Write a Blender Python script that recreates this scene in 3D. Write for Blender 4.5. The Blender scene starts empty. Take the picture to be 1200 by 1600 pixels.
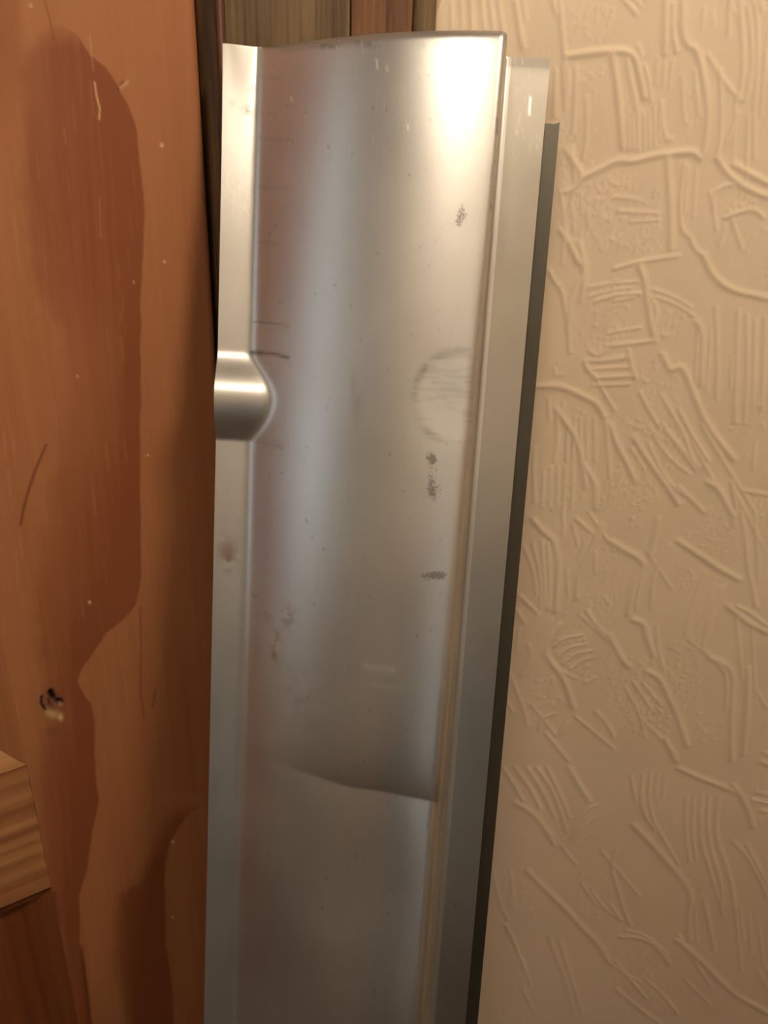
import bpy, math, random
import numpy as np
from mathutils import Matrix, Vector

rng = np.random.default_rng(7)
random.seed(7)
scene = bpy.context.scene
COL = scene.collection

# ------------------------------------------------------------------ camera
F = 1400.0                      # focal length in pixels of the 1200x1600 frame
D = 0.42                        # camera to wall
H = 1.20                        # camera height
K = D / 0.62
CAM = np.array([0.0, -D, H])
_d = np.array([-89.0, 2730.0, F]); _d /= np.linalg.norm(_d)      # plumb line seen by the lens
_ez = np.array([0, 0, 1.0])
_fw = _ez - _ez.dot(_d) * _d; _fw /= np.linalg.norm(_fw)
_rt = np.cross(_d, _fw)
M = np.array([_rt, _fw, -_d])   # lens axes (right, down, forward) -> world

cam_data = bpy.data.cameras.new('camera')
cam_data.sensor_fit = 'VERTICAL'
cam_data.sensor_height = 24.0
cam_data.sensor_width = 18.0
cam_data.lens = F / 1600.0 * 24.0
cam_data.clip_start = 0.02
cam_data.dof.use_dof = True; cam_data.dof.focus_distance = 0.41; cam_data.dof.aperture_fstop = 10.0
cam = bpy.data.objects.new('camera', cam_data)
COL.objects.link(cam)
R = np.array([M[:, 0], -M[:, 1], -M[:, 2]]).T
mw = Matrix.Identity(4)
for i in range(3):
    for j in range(3):
        mw[i][j] = float(R[i, j])
    mw[i][3] = float(CAM[i])
cam.matrix_world = mw
scene.camera = cam

# ------------------------------------------------------------------ world, lights, exposure
world = bpy.data.worlds.new('world'); scene.world = world
world.use_nodes = True
world.node_tree.nodes['Background'].inputs[0].default_value = (0.55, 0.72, 1.0, 1)
world.node_tree.nodes['Background'].inputs[1].default_value = 0.02

WIN_Y = -1.45                    # the room is a narrow one: an added narrow window in the wall behind the camera
# (wall, centre along it, width, sill, head, light in W)
WINDOWS = [('left', -1.02, 0.36, 0.80, 2.10, 2.7), ('back', -0.015, 0.12, 0.50, 1.45, 0.28)]  # the back one is added for the pale strip reflected in the steel
X0, X1, Y0, ZC = -1.60, 1.55, WIN_Y, 2.45
for side, wc, ww, wz0, wz1, we in WINDOWS:
    wl = bpy.data.lights.new('window_daylight', 'AREA')
    wl.shape = 'RECTANGLE'; wl.size = ww; wl.size_y = wz1 - wz0
    wl.energy = we; wl.color = (0.72, 0.88, 1.0)
    wlo = bpy.data.objects.new('window_daylight', wl); COL.objects.link(wlo)
    if side == 'back':
        wlo.location = (wc, Y0 - 0.06, (wz0 + wz1) / 2); wlo.rotation_euler = (math.radians(90), 0, 0)
    else:
        wlo.location = (X0 - 0.06, wc, (wz0 + wz1) / 2); wlo.rotation_euler = (math.radians(90), 0, math.radians(-90))

# two warm pendant globes above and behind the camera: position, globe radius, strength
LAMPS = [((-0.14, -0.84, 1.73), 0.105, 36.0), ((0.43, -0.54, 1.72), 0.115, 56.0)]
LAMP_COL = (1.0, 0.885, 0.73)

vs = scene.view_settings
vs.view_transform = 'Standard'; vs.look = 'None'; vs.exposure = 0.27; vs.gamma = 1.0
vs.use_curve_mapping = False

# ------------------------------------------------------------------ helpers
def ray(px, py):
    return M @ np.array([px - 600.0, py - 800.0, F])
def hit(px, py, p0, n):
    r = ray(px, py)
    return CAM + r * (np.dot(np.asarray(p0) - CAM, n) / np.dot(r, n))
def wall_pt(px, py, y=0.0):
    return hit(px, py, np.array([0, y, 0]), np.array([0, 1.0, 0]))
def project(P):
    v = (P - CAM) @ M
    return 600 + F * v[..., 0] / v[..., 2], 800 + F * v[..., 1] / v[..., 2]

def mesh_obj(name, verts, faces, mat=None, parent=None, smooth=False):
    me = bpy.data.meshes.new(name)
    me.from_pydata([tuple(map(float, v)) for v in verts], [], faces)
    me.update()
    if smooth:
        me.polygons.foreach_set('use_smooth', [True] * len(me.polygons))
    if mat: me.materials.append(mat)
    o = bpy.data.objects.new(name, me); COL.objects.link(o)
    if parent: o.parent = parent
    return o

def grid_obj(name, P, mat=None, parent=None, flip=False, attrs=None, sharp=False):
    """P: (rows, cols, 3) -> one smooth quad mesh"""
    r, c, _ = P.shape
    idx = np.arange(r * c).reshape(r, c)
    q = np.stack([idx[:-1, :-1], idx[:-1, 1:], idx[1:, 1:], idx[1:, :-1]], -1).reshape(-1, 4)
    if flip: q = q[:, ::-1]
    me = bpy.data.meshes.new(name)
    me.vertices.add(r * c); me.vertices.foreach_set('co', P.astype(np.float32).ravel())
    n = len(q)
    me.loops.add(n * 4); me.loops.foreach_set('vertex_index', q.astype(np.int32).ravel())
    me.polygons.add(n)
    me.polygons.foreach_set('loop_start', np.arange(0, n * 4, 4, dtype=np.int32))
    me.polygons.foreach_set('loop_total', np.full(n, 4, dtype=np.int32))
    me.polygons.foreach_set('use_smooth', np.full(n, not sharp))
    me.update(calc_edges=True); me.validate()
    if attrs:
        for k, v in attrs.items():
            a = me.attributes.new(k, 'FLOAT', 'POINT')
            a.data.foreach_set('value', v.astype(np.float32).ravel())
    if mat: me.materials.append(mat)
    o = bpy.data.objects.new(name, me); COL.objects.link(o)
    if parent: o.parent = parent
    return o

def box(name, lo, hi, mat=None, parent=None, bevel=0.0, seg=2):
    x0, y0, z0 = lo; x1, y1, z1 = hi
    v = [(x0,y0,z0),(x1,y0,z0),(x1,y1,z0),(x0,y1,z0),(x0,y0,z1),(x1,y0,z1),(x1,y1,z1),(x0,y1,z1)]
    f = [(0,3,2,1),(4,5,6,7),(0,1,5,4),(1,2,6,5),(2,3,7,6),(3,0,4,7)]
    o = mesh_obj(name, v, f, mat, parent)
    if bevel:
        b = o.modifiers.new('bevel', 'BEVEL'); b.width = bevel; b.segments = seg; b.limit_method = 'ANGLE'
        o.data.polygons.foreach_set('use_smooth', [True] * len(o.data.polygons))
        o.data.update()
    return o

def tag(o, label, cat=None, kind=None, group=None):
    o['label'] = label
    if cat: o['category'] = cat
    if kind: o['kind'] = kind
    if group: o['group'] = group
    return o

def empty(name, loc=(0, 0, 0)):
    o = bpy.data.objects.new(name, None); COL.objects.link(o); o.location = loc
    o.empty_display_size = 0.05
    return o

# ---- material helper
class NM:
    def __init__(self, name):
        self.m = bpy.data.materials.new(name); self.m.use_nodes = True
        self.t = self.m.node_tree; self.b = self.t.nodes['Principled BSDF']
    def n(self, typ, **kw):
        nd = self.t.nodes.new(typ)
        for k, v in kw.items():
            if k.startswith('_'): setattr(nd, k[1:], v)
            else: nd.inputs[k.replace('__', ' ')].default_value = v
        return nd
    def l(self, a, b): self.t.links.new(a, b)
    def coord(self, scale=(1, 1, 1), kind='Object'):
        tc = self.n('ShaderNodeTexCoord'); mp = self.n('ShaderNodeMapping')
        mp.inputs['Scale'].default_value = scale
        self.l(tc.outputs[kind], mp.inputs[0]); return mp.outputs[0]
    def noise(self, vec, scale, detail=3, rough=0.55):
        nd = self.n('ShaderNodeTexNoise'); nd.inputs['Scale'].default_value = scale
        nd.inputs['Detail'].default_value = detail; nd.inputs['Roughness'].default_value = rough
        self.l(vec, nd.inputs['Vector']); return nd.outputs['Fac']
    def ramp(self, fac, stops):
        r = self.n('ShaderNodeValToRGB'); e = r.color_ramp.elements
        while len(e) < len(stops): e.new(0.5)
        for el, (p, c) in zip(e, stops):
            el.position = p; el.color = c if len(c) == 4 else (*c, 1)
        self.l(fac, r.inputs[0]); return r.outputs[0]
    def mix(self, fac, a, b, mode='MIX'):
        m = self.n('ShaderNodeMix', _data_type='RGBA', _blend_type=mode)
        for sock, v in ((m.inputs[0], fac), (m.inputs[6], a), (m.inputs[7], b)):
            if hasattr(v, 'links'): self.l(v, sock)
            elif isinstance(v, (int, float)): sock.default_value = v
            else: sock.default_value = (*v, 1) if len(v) == 3 else v
        return m.outputs[2]
    def attr(self, name):
        a = self.n('ShaderNodeAttribute'); a.attribute_name = name; return a.outputs['Fac']
    def math(self, op, a, b=None, clamp=False):
        m = self.n('ShaderNodeMath', _operation=op, _use_clamp=clamp)
        for s, v in ((m.inputs[0], a), (m.inputs[1], b)):
            if v is None: continue
            if hasattr(v, 'links'): self.l(v, s)
            else: s.default_value = v
        return m.outputs[0]
    def bump(self, h, strength=0.2, dist=0.001):
        b = self.n('ShaderNodeBump'); b.inputs['Strength'].default_value = strength
        b.inputs['Distance'].default_value = dist
        self.l(h, b.inputs['Height']); self.l(b.outputs[0], self.b.inputs['Normal'])
    def set(self, **kw):
        for k, v in kw.items():
            s = self.b.inputs[k.replace('__', ' ')]
            if hasattr(v, 'links'): self.l(v, s)
            else: s.default_value = (*v, 1) if isinstance(v, tuple) and len(v) == 3 else v
        return self

def plain(name, col, rough=0.6, metal=0.0):
    k = NM(name)
    v = k.coord((1, 1, 1)); nz = k.noise(v, 18, 4)
    c = k.mix(nz, tuple(x * 0.9 for x in col), tuple(min(1, x * 1.1) for x in col))
    k.set(Base__Color=c, Roughness=rough, Metallic=metal)
    return k.m

# wallpaper
k = NM('embossed_wallpaper'); v = k.coord()
n1 = k.noise(v, 7, 3); n2 = k.noise(v, 900, 3, 0.7); n3 = k.noise(v, 60, 4)
c = k.mix(n1, (0.63, 0.475, 0.320), (0.70, 0.545, 0.385))
c = k.mix(k.math('MULTIPLY', n3, 0.35), c, (0.66, 0.50, 0.31))
k.set(Base__Color=c, Roughness=0.62)
k.b.inputs['Specular IOR Level'].default_value = 0.3
k.bump(n2, 0.22, 0.0006)
M_WALL = k.m
M_CEIL = plain('ceiling_paint', (0.40, 0.33, 0.25), 0.8)
M_OTHER = plain('room_wall_paint', (0.54, 0.465, 0.38), 0.8)
M_FLOOR = plain('floor_boards', (0.10, 0.055, 0.03), 0.5)
M_WHITE = plain('window_paint', (0.75, 0.75, 0.72), 0.4)

def pine(name, light, dark, axis='Z', darkbase=0.0, attrs=False, stripes=None, rough=0.42):
    k = NM(name)
    sc = (1, 1, 0.03) if axis == 'Z' else (0.03, 1, 1)
    v = k.coord(sc)
    g1 = k.noise(v, 60, 4, 0.6)                 # broad streaks
    g2 = k.noise(v, 420, 3, 0.6)                # fine fibres
    v2 = k.coord(); g3 = k.noise(v2, 9, 3)
    gs = k.noise(v2, 2200, 2, 0.6)
    dk = k.math('MULTIPLY', k.math('SUBTRACT', g1, 0.42), 0.9)
    dk = k.math('ADD', dk, darkbase)
    if stripes:
        tc = k.n('ShaderNodeTexCoord'); sp = k.n('ShaderNodeSeparateXYZ'); k.l(tc.outputs['Object'], sp.inputs[0])
        vs_ = k.coord((0.25, 1, 14) if axis == 'X' else (14, 1, 0.25)); s1 = k.noise(vs_, stripes, 3, 0.6)
        dk = k.math('ADD', dk, k.math('MULTIPLY', k.math('SUBTRACT', s1, 0.45), 2.0))
    if stripes and axis == 'X':
        dk = k.math('ADD', dk, k.math('MULTIPLY', k.math('SUBTRACT', 0.75, k.attr('band')), 0.55))
    if attrs:
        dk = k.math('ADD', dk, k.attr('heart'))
    dk = k.math('ADD', dk, k.math('MULTIPLY', k.math('SUBTRACT', g2, 0.5), 0.45), True)
    col = k.mix(dk, light, dark)
    col = k.mix(k.math('MULTIPLY', g3, 0.25), col, tuple(x * 0.8 for x in light))
    col = k.mix(k.math('MULTIPLY', gs, 0.22), col, tuple(x * 0.45 for x in light))
    if attrs:
        col = k.mix(k.math('MULTIPLY', k.attr('line'), 1, True), col, (0.06, 0.014, 0.006))
        col = k.mix(k.math('MULTIPLY', k.attr('knot'), 1, True), col, (0.085, 0.035, 0.03))
        col = k.mix(k.math('MULTIPLY', k.attr('scratch'), 1, True), col, (0.72, 0.52, 0.26))
        col = k.mix(k.math('MULTIPLY', k.attr('hole'), 1, True), col, (0.006, 0.004, 0.003))
    k.set(Base__Color=col, Roughness=rough)
    k.b.inputs['Specular IOR Level'].default_value = 0.35
    k.bump(g2, 0.10, 0.0004)
    return k.m
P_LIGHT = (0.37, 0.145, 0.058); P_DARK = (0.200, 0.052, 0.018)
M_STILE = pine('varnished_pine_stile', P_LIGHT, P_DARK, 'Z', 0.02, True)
M_RAIL = pine('varnished_pine_rail', (0.42, 0.20, 0.078), P_DARK, 'X', 0.0, False, 9)
M_PANEL = pine('varnished_pine_panel', (0.24, 0.075, 0.02), (0.10, 0.018, 0.007), 'Z', 0.30, False, 6)
M_MOULD = pine('varnished_pine_moulding', P_LIGHT, P_DARK, 'Z', 0.15)
M_MOULDH = pine('varnished_pine_moulding_rail', (0.42, 0.20, 0.07), P_DARK, 'X', 0.0)

def oldwood(name, light, dark, bias, streak=130):
    k = NM(name)
    v = k.coord((1, 1, 0.035)); v3 = k.coord((1, 1, 0.15))
    g1 = k.noise(v, streak, 5, 0.7); g2 = k.noise(v, 700, 3, 0.6); g3 = k.noise(v3, 30, 3)
    f = k.math('ADD', k.math('MULTIPLY', g1, 1.5), bias - 0.75)
    f = k.math('ADD', f, k.math('MULTIPLY', k.math('SUBTRACT', g2, 0.5), 1.1))
    f = k.math('ADD', f, k.math('MULTIPLY', k.math('SUBTRACT', g3, 0.5), 0.7), True)
    c = k.mix(f, dark, light)
    k.set(Base__Color=c, Roughness=0.5)
    k.b.inputs['Specular IOR Level'].default_value = 0.3
    k.bump(g1, 0.35, 0.0006)
    return k.m
M_JAMB = oldwood('dark_rough_wood', (0.24, 0.105, 0.032), (0.012, 0.006, 0.004), 0.35, 160)
M_ARCH_A = oldwood('olive_brown_wood', (0.185, 0.120, 0.052), (0.048, 0.024, 0.010), 0.48)
M_ARCH_B = oldwood('red_brown_wood', (0.235, 0.105, 0.040), (0.055, 0.022, 0.010), 0.50)
M_ARCH_C = oldwood('worn_edge_wood', (0.30, 0.205, 0.095), (0.045, 0.022, 0.010), 0.50, 110)
M_BEAD = oldwood('bead_wood', (0.16, 0.065, 0.030), (0.035, 0.012, 0.007), 0.5)

def steel(name, tint=(0.62, 0.575, 0.50), rough=0.29, attrs=True):
    k = NM(name)
    v = k.coord((1, 1, 0.06)); vi = k.coord()
    br = k.noise(v, 900, 3, 0.6)              # rolling marks along the length
    bl = k.noise(vi, 14, 4, 0.6)              # cloudy oxide
    sp = k.noise(vi, 420, 3, 0.65)            # speckle
    c = k.mix(bl, tuple(x * 0.86 for x in tint), tuple(min(1, x * 1.10) for x in tint))
    c = k.mix(k.math('MULTIPLY', br, 0.12), c, tuple(x * 0.7 for x in tint))
    c = k.mix(k.ramp(sp, [(0.0, (0, 0, 0)), (0.60, (0, 0, 0)), (0.80, (0.20, 0.20, 0.20)), (1, (0.3, 0.3, 0.3))]), c, tuple(x * 0.55 for x in tint))
    r = k.math('ADD', k.math('MULTIPLY', br, 0.02), rough - 0.01)
    r = k.math('ADD', r, k.math('MULTIPLY', k.math('SUBTRACT', bl, 0.5), 0.16))
    metal = 0.92
    if attrs:
        st = k.math('MULTIPLY', k.attr('stain'), 1, True); ru = k.math('MULTIPLY', k.attr('rust'), 1, True)
        sc = k.math('MULTIPLY', k.attr('scratch'), 1, True)
        fn = k.noise(vi, 1200, 4, 0.7)
        sk = k.math('MULTIPLY', k.math('ADD', k.math('MULTIPLY', k.attr('speck'), 0.55), k.math('SUBTRACT', fn, 0.80)), 6.0, True)
        st = k.math('MAXIMUM', st, k.math('MULTIPLY', sk, 0.75))
        c = k.mix(st, c, (0.13, 0.105, 0.085))
        c = k.mix(ru, c, (0.22, 0.105, 0.06))
        c = k.mix(sc, c, (0.95, 0.92, 0.82))
        r = k.math('ADD', r, k.math('MULTIPLY', sc, 0.12))
        metal = k.math('SUBTRACT', 0.93, k.math('MULTIPLY', k.math('MAXIMUM', st, ru), 0.5))
    k.set(Base__Color=c, Roughness=r, Metallic=metal)
    return k.m
M_STEEL = steel('bare_steel', (0.62, 0.585, 0.525), 0.345)
M_FLANGE = steel('bare_steel_flange', (0.45, 0.41, 0.34), 0.31)
M_LIP = steel('shade_toned_steel', (0.10, 0.088, 0.066), 0.45, False)  # shade behind the flange put into a dark tint

# ------------------------------------------------------------------ the room
HX = float(wall_pt(311.5, 20, -0.015)[0])          # hinge edge of the door
ARX0 = HX                                          # frame spans HX .. ARX1
ARX1 = float(wall_pt(683, 20, -0.010)[0])
DOOR_W, DOOR_H = 0.76, 1.98
OPX0 = HX - DOOR_W

# --- wallpaper relief: raised strokes pressed into the paper
STROKES = []
def add(ox, oy, sc, txt, w=3.6, h=1.0):
    for s in txt.strip().split(';'):
        s = s.strip()
        if not s: continue
        ww, hh = w, h
        if s[0] == '*': ww, hh, s = w * 1.45, h * 1.35, s[1:]
        elif s[0] == '-': ww, hh, s = w * 0.74, h * 0.85, s[1:]
        pts = [tuple(map(float, p.split(','))) for p in s.split()]
        STROKES.append(([(ox + a / sc, oy + b / sc) for a, b in pts], ww, hh))
add(0, 0, 1, "735,0 738,48;752,0 757,48;765,0 772,50;778,0 786,52;-720,0 722,45;-705,0 706,45")
add(800, 0, 3, """*15,0 30,100 50,215;50,0 62,90;190,0 205,60;225,0 235,150 250,300;*260,262 340,250 440,238 550,240 590,290 610,400 622,455;
590,215 607,262;*470,260 490,380 505,520 520,690;540,280 560,400 590,540;570,260 600,380 615,450;620,310 645,400 650,470;-680,270 672,390;-715,300 710,400;-750,285 738,410;
*720,0 718,120 715,250;755,20 750,150 770,240;*800,0 800,150 820,210 860,225 885,290 905,400 920,520 915,620 900,710;
920,260 960,330 1010,400 1075,470 1100,460 1110,350;975,330 980,450 985,560 975,680 965,740;1065,0 1075,100 1085,250 1080,380 1060,470;
1105,30 1120,150 1130,320 1110,440;1130,0 1150,80 1150,300 1140,450 1135,560 1140,740;-900,40 895,130;-940,60 945,120;1020,0 1015,160;1190,250 1180,400 1165,540;
*330,830 420,790 500,745 560,760 640,735 720,720 800,715 850,710 885,740;*730,730 735,850 745,1000 745,1160;810,770 800,850 790,930 790,1080 840,1110 850,1160 900,1200;
*965,740 1000,800 1080,870 1150,905 1200,920;*1040,770 1100,805 1200,860;1060,530 1040,600 1010,660;300,320 295,500 285,620;345,460 352,560 350,640 335,740;260,330 262,450;
-545,560 548,700;-565,540 570,700;-590,555 592,708;-620,540 622,700;-640,530 645,690;-665,500 668,680;-690,540 690,640;700,480 705,600 730,660 745,650;945,980 945,900 1000,870 1040,865;
1000,1020 1080,990 1140,980 1180,1020;*260,710 290,760 330,820 300,880 250,900;*230,1080 260,1130 290,1180 310,1230;975,1150 1000,1060;-1100,1180 1140,1100;
-480,920 600,940;-500,990 690,1000;-560,1040 690,1030;-320,900 330,1000;-280,960 290,1080;-350,980 360,1060""")
add(800, 400, 3, """*300,0 330,40 340,80 305,140 275,200 270,300;480,60 580,30 700,10 780,0;*900,0 930,70 980,130 1060,170 1130,180 1200,200;
*600,50 620,100 635,200 645,290 665,370;-350,150 450,130 590,120;-360,190 470,160 560,150;390,210 500,180 600,175;440,420 550,410 670,395;
340,490 450,490 550,470;545,440 560,520 580,570;-370,530 440,525 550,520;380,570 470,565 570,560;-380,605 550,600;340,500 360,540 400,570;360,440 400,470 440,440;
650,190 680,250 670,320;-670,190 760,220 850,280;-640,150 760,190 840,240;*705,460 740,540 790,510 820,560 850,640 880,720 920,800 980,880 1040,950;*870,310 895,360 890,480 885,600;
955,240 960,350 965,500 960,670;1060,260 1055,400 1050,600 1050,780;1100,280 1105,450 1100,620 1090,780;1140,300 1135,500 1130,700;1185,290 1180,500 1170,720;
-1030,470 1025,620;-1140,880 1130,1000;600,640 640,720 690,800;700,650 750,740 800,820 850,960;780,720 850,850 920,960;720,820 790,900 860,1000;*570,850 640,960 720,1070 780,1160;
640,880 700,1010 760,1090 810,1120;890,790 940,880 980,940;-660,840 740,950 830,1020;-640,800 700,860;*460,790 490,880 540,970 575,1050;440,770 450,900 460,1040;
*120,610 210,605 280,630 340,660 400,690 430,750;175,70 200,120 235,160 250,250 265,330 270,450;-290,780 285,950;-320,760 318,950;-350,760 350,950;-385,760 390,960;-260,820 255,960;
210,740 215,850 200,960;*330,970 370,1030 395,1080 390,1180;105,900 100,1000 105,1150;-150,1000 140,1150;-180,990 175,1170;-215,980 210,1180;-250,990 240,1190;-285,1000 280,1180;
*920,1060 970,1090 1000,1150 1040,1220;1080,1100 1200,1120;1030,1060 1050,1180;-170,670 175,760;-240,690 235,720;-560,900 620,1000;-700,780 780,880 880,990""")
add(780, 800, 2.857, """*500,130 560,170 620,200 650,240 610,290 590,360 575,450;*710,30 695,110 675,190;760,150 720,220 690,290 680,360 680,430;640,280 620,350 610,430;
*800,130 860,170 920,210 990,260 1070,300;1080,0 1100,100 1110,250 1130,330 1145,420;*1020,420 1070,460 1120,500 1200,535;1060,420 1130,455 1200,510;
920,270 890,350 860,430 830,550;960,330 930,420 890,510;*990,340 950,430 910,590;*600,480 650,500 660,560 690,640;700,510 705,580 720,650 735,710;
850,570 900,610 960,660 1010,700 1020,800 1010,880;*940,650 1000,670 1045,720 1040,830 1035,950 1040,1110;*1110,700 1110,830 1100,950 1090,1080;
*660,710 720,740 750,810 790,890 815,970 840,1040;*490,550 520,600 550,660 575,685;390,440 430,500 470,540;*270,500 230,560 205,620 230,670 280,730 310,800 330,870;
180,560 200,510 230,480;90,370 130,410 170,450;-150,140 185,280 185,430;190,130 200,280 205,420;215,140 225,300 220,430;*240,130 265,200 260,330 250,440;-110,150 150,250 165,370;
*150,30 190,80 250,130;280,0 290,60 285,100;345,30 410,90 440,110;*455,60 420,150 380,230 350,300 345,380;430,180 430,270;-380,130 350,210;-330,60 350,150;-400,110 370,190;
50,730 80,800 110,880 125,950;-35,850 60,890;130,590 145,650 100,730;180,970 190,920 250,900;210,990 260,1050 310,1110;430,890 480,940 510,1000;270,990 300,940;
-240,600 290,560 370,550;-260,650 310,600 390,590;-290,680 340,630 410,620;-320,700 370,660 430,650;390,760 430,740;*740,1010 770,1070 790,1110;
-470,380 495,415;-300,260 310,380;-560,780 620,880 650,1000;-600,760 680,880;-640,760 720,860;80,440 110,490;-90,520 75,620;-1150,800 1190,870;1040,0 1050,60;-1140,0 1150,120 1160,300""")
add(740, 1200, 2.609, """120,0 160,60 200,130;170,0 230,80 270,160;220,0 280,90 330,200;260,0 330,100 380,260;300,0 350,100 390,200;*390,0 430,70 470,130;*170,140 240,180 290,240 330,310;
400,290 420,230 460,170 500,150;-420,300 450,240 490,200;-440,310 480,260;*650,230 710,290 780,370 850,450 890,520 875,600 880,700;580,330 560,400 590,500 620,600 640,640;
*840,0 920,40 1000,70 1060,95;*1060,70 1110,140 1140,240;690,30 680,120 700,200 740,250;-720,20 710,120 735,220;-750,20 740,120;-780,20 770,120;870,120 860,250 880,380;
-900,120 890,250 905,370;930,110 920,250 940,350;-960,120 950,230 970,340;1000,120 985,230 1000,330;1000,310 1040,420 1060,530 1080,700 1090,820;1060,300 1110,350 1160,440 1200,530;
1110,310 1160,400 1200,480;970,340 1010,470 1010,560;*220,420 300,500 380,580 440,650 520,730 550,790;*830,700 900,760 970,830 1060,920 1130,960 1200,1000;
600,690 680,690 750,730 800,800;-620,660 700,680 790,760;310,690 340,780 380,870 410,1000;350,700 390,830 440,990;130,640 170,720 210,820;80,420 110,560 140,620;
940,540 960,640 980,740;-900,560 910,700;580,900 640,950 700,1000 760,1040;-520,760 600,830 680,870;-480,500 540,580 600,620;-440,470 500,560;-150,420 160,520;-1120,600 1130,760;-1160,620 1180,800;
-640,30 660,130;-200,900 240,980;-1080,560 1100,700;-700,860 780,930 830,1000;-860,860 960,960;560,560 600,620""")
add(0, 0, 1, '''868,110 866,180;880,100 884,170;893,230 900,290 888,330;876,300 884,350 878,410;*905,380 915,420 908,470;-1065,120 1070,190;-1085,110 1092,180;-1150,150 1146,260;-1170,180 1166,280;
1075,260 1070,330;-1088,270 1084,340;-1110,300 1120,360;-1140,330 1160,390;-960,470 990,465;-950,520 1000,512;-930,590 960,640;*870,640 905,690 915,760;-1090,520 1086,600;-1110,520 1104,610;
-1150,560 1146,660;-1080,690 1120,760;-1130,720 1180,800;1060,760 1100,800;-1150,770 1190,850;-920,800 960,860;-905,960 950,1000;-860,1040 900,1060;-1010,860 1050,920;-1090,1000 1130,1050;
-1150,960 1160,1060;-1175,980 1180,1090;-830,1100 870,1150;-900,1120 960,1170;-1000,1120 1060,1180;-860,1300 900,1350;-940,1330 1000,1400;-1020,1280 1060,1350;-1100,1330 1130,1430;-800,1460 830,1540;-960,1500 1010,1560;-1060,1460 1110,1540''')
DOTS = []
def stipple(ox, oy, sc, boxes, step=7.0, h=0.7):
    for x0, y0, x1, y1 in boxes:
        x0, x1, y0, y1 = ox + x0 / sc, ox + x1 / sc, oy + y0 / sc, oy + y1 / sc
        n = int((x1 - x0) * (y1 - y0) / (step * step) * 0.62)
        for _ in range(n):
            DOTS.append((random.uniform(x0, x1), random.uniform(y0, y1), random.uniform(1.5, 3.0), h * random.uniform(0.4, 1)))
stipple(800, 0, 3, [(310,310,430,430),(250,860,700,1180),(260,20,480,190),(1040,900,1190,1000),(540,470,700,700),(350,780,560,880)])
stipple(800, 400, 3, [(390,230,550,390),(170,470,250,570),(130,980,300,1190),(500,760,560,840),(620,560,680,600),(280,700,400,960),(330,110,580,180),(1020,640,1190,830),(380,1050,640,1190),(560,760,800,1000),(680,260,820,380)])
stipple(780, 800, 2.857, [(780,230,880,330),(430,160,550,280),(750,570,900,900),(560,20,640,80),(560,760,760,1000),(300,640,420,760),(110,740,280,880),(240,560,400,700),(840,60,960,160),(850,920,1000,1040),(430,380,520,470)])
stipple(0, 0, 1, [(870,190,930,330),(1060,110,1100,200),(880,440,960,560),(1000,560,1060,640),(860,700,930,800),(960,700,1040,780),(1100,780,1190,880),(880,900,960,980),(940,1020,1040,1110),(1060,900,1120,960)], 7.5, 0.55)
stipple(740, 1200, 2.609, [(420,430,560,620),(880,430,960,620),(560,760,800,1000),(100,400,280,620)], h=0.4)
# the paper goes on with the same kind of patches above and beside the part the photograph shows
for gy in range(-8, 27):
    for gx in range(0, 16):
        cx = 640 + gx * 85 + random.uniform(-25, 25); cy = gy * 85 + random.uniform(-25, 25)
        if 690 < cx < 1215 and -20 < cy < 1620: continue
        a = random.choice([80, 95, 70, 20, 110, 60]); a = math.radians(a + random.uniform(-12, 12))
        ca, sa = math.cos(a), math.sin(a)
        n = random.randint(3, 6)
        for i in range(n):
            o = (i - n / 2) * random.uniform(11, 15); L = random.uniform(24, 46)
            p = [(cx + ca * t * L - sa * (o + random.uniform(-2, 2)), cy + sa * t * L + ca * o) for t in (-1, -0.3, 0.4, 1)]
            STROKES.append((p, random.uniform(2.6, 4.6), random.uniform(0.6, 1.2)))
        if random.random() < 0.5:
            for _ in range(30):
                DOTS.append((cx + random.uniform(-40, 40), cy + random.uniform(-40, 40), random.uniform(1.5, 3), random.uniform(0.3, 0.8)))

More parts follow.
